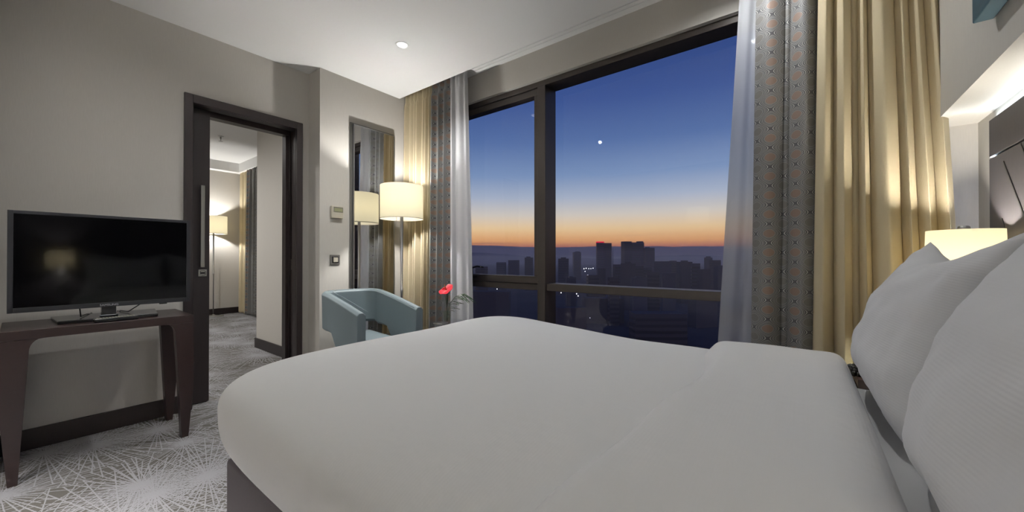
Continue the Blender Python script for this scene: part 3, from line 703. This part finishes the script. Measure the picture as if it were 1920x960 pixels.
hb = thing('headboard', 'charcoal panelled headboard with black inlay lines behind the pillows', 'headboard', (0, 0, 0))
obj('upper_panel', B((.59, HW-.001, -.6, 2.35, 1.460, 1.605)), M['headboard'], hb, bevel=.0015)
obj('lower_panel', B((.59, HW-.001, -.6, 2.35, .1, 1.453)), M['headboard'], hb, bevel=.0015)
obj('led_strip', B((.596, .606, -.5, 2.3, 1.605, 1.608)), M['led'], hb)
def inlay(y0, z0, y1, z1):
    d = Vector((0, y1-y0, z1-z0)).normalized(); s = Vector((0, -d.z, d.y))*.003; bm = bmesh.new()
    a, b = Vector((0, y0, z0)), Vector((0, y1, z1))
    pts = [a-s, b-s, b+s, a+s]
    prism([(p.y, p.z) for p in pts], 0, .5885, .5905, bm=bm)
    obj('inlay_line', bm, M['inlay'], hb)
inlay(2.213, 1.416, 2.052, 1.205); inlay(2.052, 1.205, 1.80, .86); inlay(2.228, 1.207, 2.16, 1.09); inlay(2.075, 1.453, 1.99, 1.32); inlay(2.16, 1.09, 2.3, .80)
inlay(1.75, 1.453, 1.45, .95); inlay(1.3, 1.453, 1.62, 1.02)

# ------------------------------------------------------------------ bedside table, lamp, beaded tray
ns = thing('nightstand', 'dark mahogany bedside table half hidden behind the far pillow', 'table', (.36, 2.14, 0))
obj('tabletop', B((-.19, .19, -.14, .14, .55, .585)), M['mahogany'], ns, bevel=.003)
obj('drawer', B((-.17, .17, -.12, .12, .43, .549)), M['mahogany'], ns, bevel=.003)
for sx in (-1, 1):
    for sy in (-1, 1):
        bm = tube([(sx*.165, sy*.12, .549), (sx*.155, sy*.115, 0)], [.024, .014], 4)
        obj('leg', bm, M['mahogany'], ns)
def beaded():
    bm = bmesh.new()
    for ring, (ra, rb, z, s, n) in enumerate(((.105, .05, .012, .009, 34), (.095, .043, .022, .008, 32), (.082, .035, .030, .0075, 28), (.098, .046, .003, .009, 32))):
        for k in range(n):
            a = 2*PI*(k+ring*.5)/n
            bmesh.ops.create_icosphere(bm, subdivisions=1, radius=s, matrix=Matrix.Translation((ra*math.cos(a), rb*math.sin(a), z)))
    return bm
bt = thing('beaded_dish', 'small oval dish of glossy black beads on the bedside table edge', 'dish', (.232, 2.10, .5865), R(10))
obj('dish_body', lathe([(0, 0), (.07, 0), (.09, .012), (.085, .016), (0, .008)], 32), M['black'], bt, smooth=True).scale = (1, .5, 1)
tag(obj('beads', beaded(), M['black'], bt, smooth=True), kind='stuff')
bl = thing('bedside_lamp', 'lit bedside lamp with a cream shade standing behind the far pillow', 'lamp', (.478, 2.15, .586))
rs = .098
obj('lamp_base', lathe([(0, 0), (.055, 0), (.057, .01), (.02, .02), (.012, .05), (.012, .36), (0, .36)], 32), M['metal'], bl, smooth=True)
obj('lamp_shade', lathe([(rs+.006, .35), (rs, .578), (rs-.003, .578), (rs+.003, .35), (rs+.006, .35)], 56), M['shadehot'], bl, smooth=True)
obj('finial', lathe([(0, .572), (.016, .572), (.016, .59), (.012, .594), (0, .594)], 20), M['metal'], bl, smooth=True)
obj('shade_spokes', tube([(-rs, 0, .572), (rs, 0, .572)], .0018, 6, bm=tube([(0, -rs, .572), (0, rs, .572)], .0018, 6)), M['metal'], bl)
point((.478, 2.15, .586+.475), 15, .03, (1, .94, .83))

ns2 = copy_tree(ns); ns2.location = (.375, .27, 0); ns2['label'] = 'dark mahogany bedside table on the near side of the bed'
bl2 = copy_tree(bl); bl2.location = (.43, .29, .586); bl2['label'] = 'lit bedside lamp on the near side of the bed'
point((.43, .29, .586+.455), 28, .03, (1, .97, .93))

pc = thing('wall_art', 'teal and black painted canvas hanging high on the wall over the bed', 'picture', (BH, 1.2, 1.777))
obj('canvas', B((-.045, -.002, -.55, .58, 0, .62)), M['canvas'], pc, bevel=.004)

spk = thing('fire_sprinkler', 'small chrome fire sprinkler on the next room ceiling', 'sprinkler', (-6.85, 1.83, 2.87))
obj('escutcheon', lathe([(0, 0), (.04, 0), (.03, -.008), (0, -.01)], 24), M['metal'], spk, smooth=True)
obj('deflector', lathe([(0, -.01), (.010, -.01), (.010, -.045), (.004, -.05), (.004, -.075), (.026, -.076), (.026, -.079), (0, -.079)], 20), M['metal'], spk, smooth=True)

# ------------------------------------------------------------------ the city at dusk
GZ = -75
FWD = Vector((-math.sin(YAW), math.cos(YAW), 0)); RGT = Vector((math.cos(YAW), math.sin(YAW), 0))
def far(px, D): return FWD*D+RGT*((px-960)/711*D)
M['ground'] = mat('dark_city_ground', lin(88, 82, 86), .95, spec=.05, bump=(.012, 0, (1, 1, 1), .4))
hz = bpy.data.materials.new('valley_haze'); hz.use_nodes = True; hz.node_tree.nodes.clear()
vs_ = N(hz.node_tree, 'ShaderNodeVolumeScatter'); vs_.inputs['Color'].default_value = (.95, .93, .95, 1); vs_.inputs['Density'].default_value = 2.6e-4; vs_.inputs['Anisotropy'].default_value = .5
ho = N(hz.node_tree, 'ShaderNodeOutputMaterial'); hz.node_tree.links.new(vs_.outputs[0], ho.inputs['Volume'])
M['hill'] = mat('hazy_hill', lin(196, 168, 176), 1, spec=0)  # paler and warmer than the nearer hill: distance haze put into the colour
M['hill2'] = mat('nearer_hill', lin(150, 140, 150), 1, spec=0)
M['tower'] = mat('tower_concrete', lin(96, 94, 110), .8, spec=.2)
M['tower2'] = mat('tower_slate', lin(78, 78, 94), .8, spec=.2)
M['block'] = mat('block_render', lin(84, 80, 88), .9, spec=.1)
M['bandw'] = mat('dark_window_band', lin(34, 36, 50), .4)
M['lampw'] = emis('street_lamp_white', lin(240, 240, 255), 4)
M['lampy'] = emis('street_lamp_amber', lin(255, 190, 90), 6)
M['lampr'] = emis('red_sign_glow', lin(235, 30, 70), .7)
gb = bmesh.new(); gs = [gb.verts.new((x, y, GZ)) for x, y in ((-26000, 300), (26000, 300), (26000, 26000), (-26000, 26000))]
for v, (x, y) in zip(gs, ((-3000, 8), (3000, 8), (26000, 26000), (-26000, 26000))): v.co = (x, y, GZ)
gb.faces.new(gs); struct('ground', gb, M['ground'])
def ridge(name, D, hts, m, depth):
    """a hill range: crest heights above eye level listed along the view, sloping down to front and back"""
    bm = bmesh.new(); rows = []
    n = 90
    for i in range(n+1):
        px = 500+1300*i/n; f = i/n*(len(hts)-1); k = min(len(hts)-2, int(f)); q = f-k; q = q*q*(3-2*q)
        h = hts[k]*(1-q)+hts[k+1]*q+D*.0022*noise.noise(Vector((i*.31, D*.01, 0)))+D*.0010*noise.noise(Vector((i*1.1, D*.02, 0)))
        c = far(px, D); a = far(px, D-depth); b = far(px, D+depth)
        rows.append([bm.verts.new((a.x, a.y, GZ)), bm.verts.new(((a.x+c.x)/2, (a.y+c.y)/2, GZ+(h-GZ)*.62)), bm.verts.new((c.x, c.y, h)), bm.verts.new((b.x, b.y, GZ))])
    for r0, r1 in zip(rows, rows[1:]):
        for k in range(3): bm.faces.new((r0[k], r0[k+1], r1[k+1], r1[k]))
    return struct(name, bm, m, smooth=True)
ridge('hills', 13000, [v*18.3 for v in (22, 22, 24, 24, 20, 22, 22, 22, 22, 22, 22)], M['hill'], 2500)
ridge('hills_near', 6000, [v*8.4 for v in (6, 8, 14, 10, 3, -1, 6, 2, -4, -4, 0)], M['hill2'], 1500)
rnd = random.Random(11)
def tower(label, px0, px1, top, D, m, group, depth=1.0, step=None, bands=True, name='tower_block', crown=None):
    w = (px1-px0)/711*D; c = far((px0+px1)/2, D); zt = EYE+(484-top)/711*D; h = zt-GZ
    t = thing(name, label, 'building', (c.x, c.y, GZ), YAW+rnd.uniform(-.3, .3), group)
    w *= .9; dp = w*depth*.8
    bm = B((-w/2, w/2, -dp/2, dp/2, 0, h))
    obj('tower_body', bm, m, t)
    if step: obj('roof_storey', B((-w/2+w*step[0], w/2-w*step[1], -dp*.3, dp*.3, h, h+w*step[2])), m, t)
    if bands:
        nb = max(3, min(26, int(h/5))); bb = bmesh.new()
        for k in range(nb):
            z = h*.04+(h*.93)*k/nb
            B((-w/2-.12, w/2+.12, -dp/2-.12, dp/2+.12, z, z+h/nb*.45), bm=bb)
        tag(obj('window_bands', bb, M['bandw'], t), kind='stuff' if False else None)
    if crown: obj('roof_sign', B((-w/2-.3, w/2+.3, -dp/2-.3, dp/2+.3, h-w*.10, h+w*.06)), crown, t)
    return t
TG = 'towers on the skyline'
tower('tall tower with a red lit roof sign on the skyline', 1118, 1132, 454, 1000, M['tower'], TG, crown=M['lampr'])
tower('plain tall tower joined to the right of the red signed tower', 1130, 1146, 456, 1010, M['tower2'], TG)
tower('left half of the widest twin tower on the skyline', 1166, 1183, 453, 1050, M['tower2'], TG)
tower('right half of the widest twin tower, slightly lower roof', 1181, 1206, 455, 1060, M['tower'], TG, step=(.55, .02, .10))
tower('slim lower tower just right of the widest twin tower', 1208, 1226, 465, 980, M['tower2'], TG, step=(.1, .5, .08))
tower('small distant tower left of the red signed tower', 1074, 1089, 473, 1300, M['tower2'], TG, step=(.3, .1, .1))
tower('squat block nearest the window mullion under the small distant tower', 1046, 1067, 485, 800, M['block'], TG, step=(.25, .25, .12))
tower('small dark tower seen through the left casement', 983, 1000, 483, 900, M['block'], TG, step=(.2, .3, .12))
tower('narrow tower near the sheer curtain in the right window', 1322, 1334, 483, 900, M['tower2'], TG, step=(.2, .2, .2))
mast = thing('radio_mast', 'thin radio mast between the two tall towers', 'mast', tuple(far(1149, 1500).to_tuple()[:2])+(GZ,))
obj('mast_pole', tube([(0, 0, 0), (0, 0, 75+(484-464)/711*1500)], [3, .6], 6), M['tower2'], mast)
BG = 'apartment blocks below the skyline'
specs = [(1150, 1168, 496, 620), (1163, 1192, 494, 560), (1189, 1206, 499, 640), (1224, 1258, 490, 600), (1256, 1268, 489, 700), (1270, 1296, 491, 640), (1296, 1312, 494, 520), (1309, 1330, 505, 470),
         (1332, 1350, 488, 720), (1340, 1362, 500, 500), (1100, 1122, 516, 520), (1120, 1136, 503, 640), (1205, 1222, 502, 660), (1060, 1080, 520, 600), (1212, 1236, 510, 480), (1240, 1266, 512, 430),
         (1370, 1400, 492, 560), (1385, 1402, 500, 480), (930, 950, 492, 900), (952, 975, 488, 1100), (890, 915, 500, 700), (1182, 1212, 521, 420), (1140, 1160, 520, 430)]
for i, (a, b, top, D) in enumerate(specs):
    where = {0: 'below the red signed tower', 1: 'in front of the widest twin tower', 3: 'right of the slim tower', 4: 'slim, right of the long flat block', 7: 'nearest above the transom on the right',
             9: 'beside the edge of the sheer curtain', 10: 'low, left of the red signed tower', 16: 'seen through the sheer curtain', 18: 'seen through the left casement', 20: 'far left beside the gathered sheer'}
    lb = 'dark apartment block '+where[i] if i in where else 'dark apartment block in the crowded city below the skyline'
    tower(lb, a, b, top, D, M['block'] if i % 3 else M['tower2'], BG, bands=(i % 2 == 0), depth=.8, name='apartment_block', step=(.3, .3, .1) if i % 4 == 1 else None)
# long low halls near the foot of the building, seen under the transom
HG = 'long low sheds beneath the window'
for k, (a, b, py, D, lb) in enumerate(((1180, 1285, 600, 330, 'large pale office block seen through the lower pane'), (1040, 1100, 590, 330, 'low dark shed left in the lower pane'),
                                       (1090, 1170, 572, 450, 'low wide shed under the transom'), (880, 960, 560, 420, 'long low shed seen through the lower left pane'), (1290, 1345, 575, 420, 'low shed near the sheer curtain in the lower pane'))):
    tower(lb, a, b, py-14, D, M['block'], HG, bands=(k == 0), depth=.5, name='low_building')
# street lamps
def lamp(px, py, m, s, D=None, group='street lamps glowing in the dusk city', label='tiny lit street lamp in the dusk city'):
    D = D or 711*(EYE-GZ-8)/(py-484)
    c = far(px, D); zc = EYE-(py-484)/711*D
    o = obj('street_lamp', bmesh_ico(s*D/711), m); o.location = (c.x, c.y, zc)
    tag(o, label, 'street lamp', group)
    pl = obj('post', tube([(0, 0, 0), (0, 0, GZ-zc)], s*D/711*.18, 5), M['bandw'], o)
def bmesh_ico(r):
    bm = bmesh.new(); bmesh.ops.create_icosphere(bm, subdivisions=1, radius=r); return bm
for (px, py) in ((1040, 508), (1095, 504), (1099, 503), (1104, 504), (1108, 504), (1112, 503), (1097, 509), (1102, 516), (1063, 525), (1052, 549), (1067, 548), (1081, 551), (1084, 555), (1144, 553), (1050, 524), (1334, 514),
                 (1345, 517), (1215, 510), (932, 542), (924, 538), (885, 590), (1145, 563), (1156, 556), (1175, 557), (1183, 559), (1171, 555), (945, 508), (1339, 582), (1196, 593), (1214, 589), (1106, 596), (1312, 505), (1078, 524), (1055, 546)):
    lamp(px, py, M['lampw'], rnd.uniform(.6, 1.0))
lamp(1338, 521, M['lampy'], 1.2, label='brightest amber street lamp near the sheer curtain', group=None)
lamp(1102, 559, M['lampr'], 1.1, label='red signal lamp below the transom in the large window', group=None)
lamp(1228, 592, M['lampw'], 1.3, label='brightest white lamp in the lower pane', group=None)

hazebm = bmesh.new()
lo = [hazebm.verts.new(p) for p in ((-700, 60, GZ-1), (700, 60, GZ-1), (16000, 20000, GZ-1), (-16000, 20000, GZ-1))]
hi = [hazebm.verts.new((v.co.x, v.co.y, 18)) for v in lo]
hazebm.faces.new(lo[::-1]); hazebm.faces.new(hi)
for k in range(4): hazebm.faces.new((lo[k], lo[(k+1) % 4], hi[(k+1) % 4], hi[k]))
tag(obj('haze', hazebm, hz), 'thin dusk haze lying over the city in the valley', 'haze', kind='stuff')

hz2 = hz.copy(); hz2.name = 'far_haze'; [n for n in hz2.node_tree.nodes if n.type == 'VOLUME_SCATTER'][0].inputs['Density'].default_value = 9e-5
fb = bmesh.new()
lo = [fb.verts.new(p) for p in ((-9000, 2600, 18.5), (5000, 2600, 18.5), (12500, 12000, 18.5), (-16000, 12000, 18.5))]
hi = [fb.verts.new((v.co.x, v.co.y, 300)) for v in lo]
fb.faces.new(lo[::-1]); fb.faces.new(hi)
for k in range(4): fb.faces.new((lo[k], lo[(k+1) % 4], hi[(k+1) % 4], hi[k]))
tag(obj('haze', fb, hz2), 'faint far haze before the distant hills', 'haze', kind='stuff')
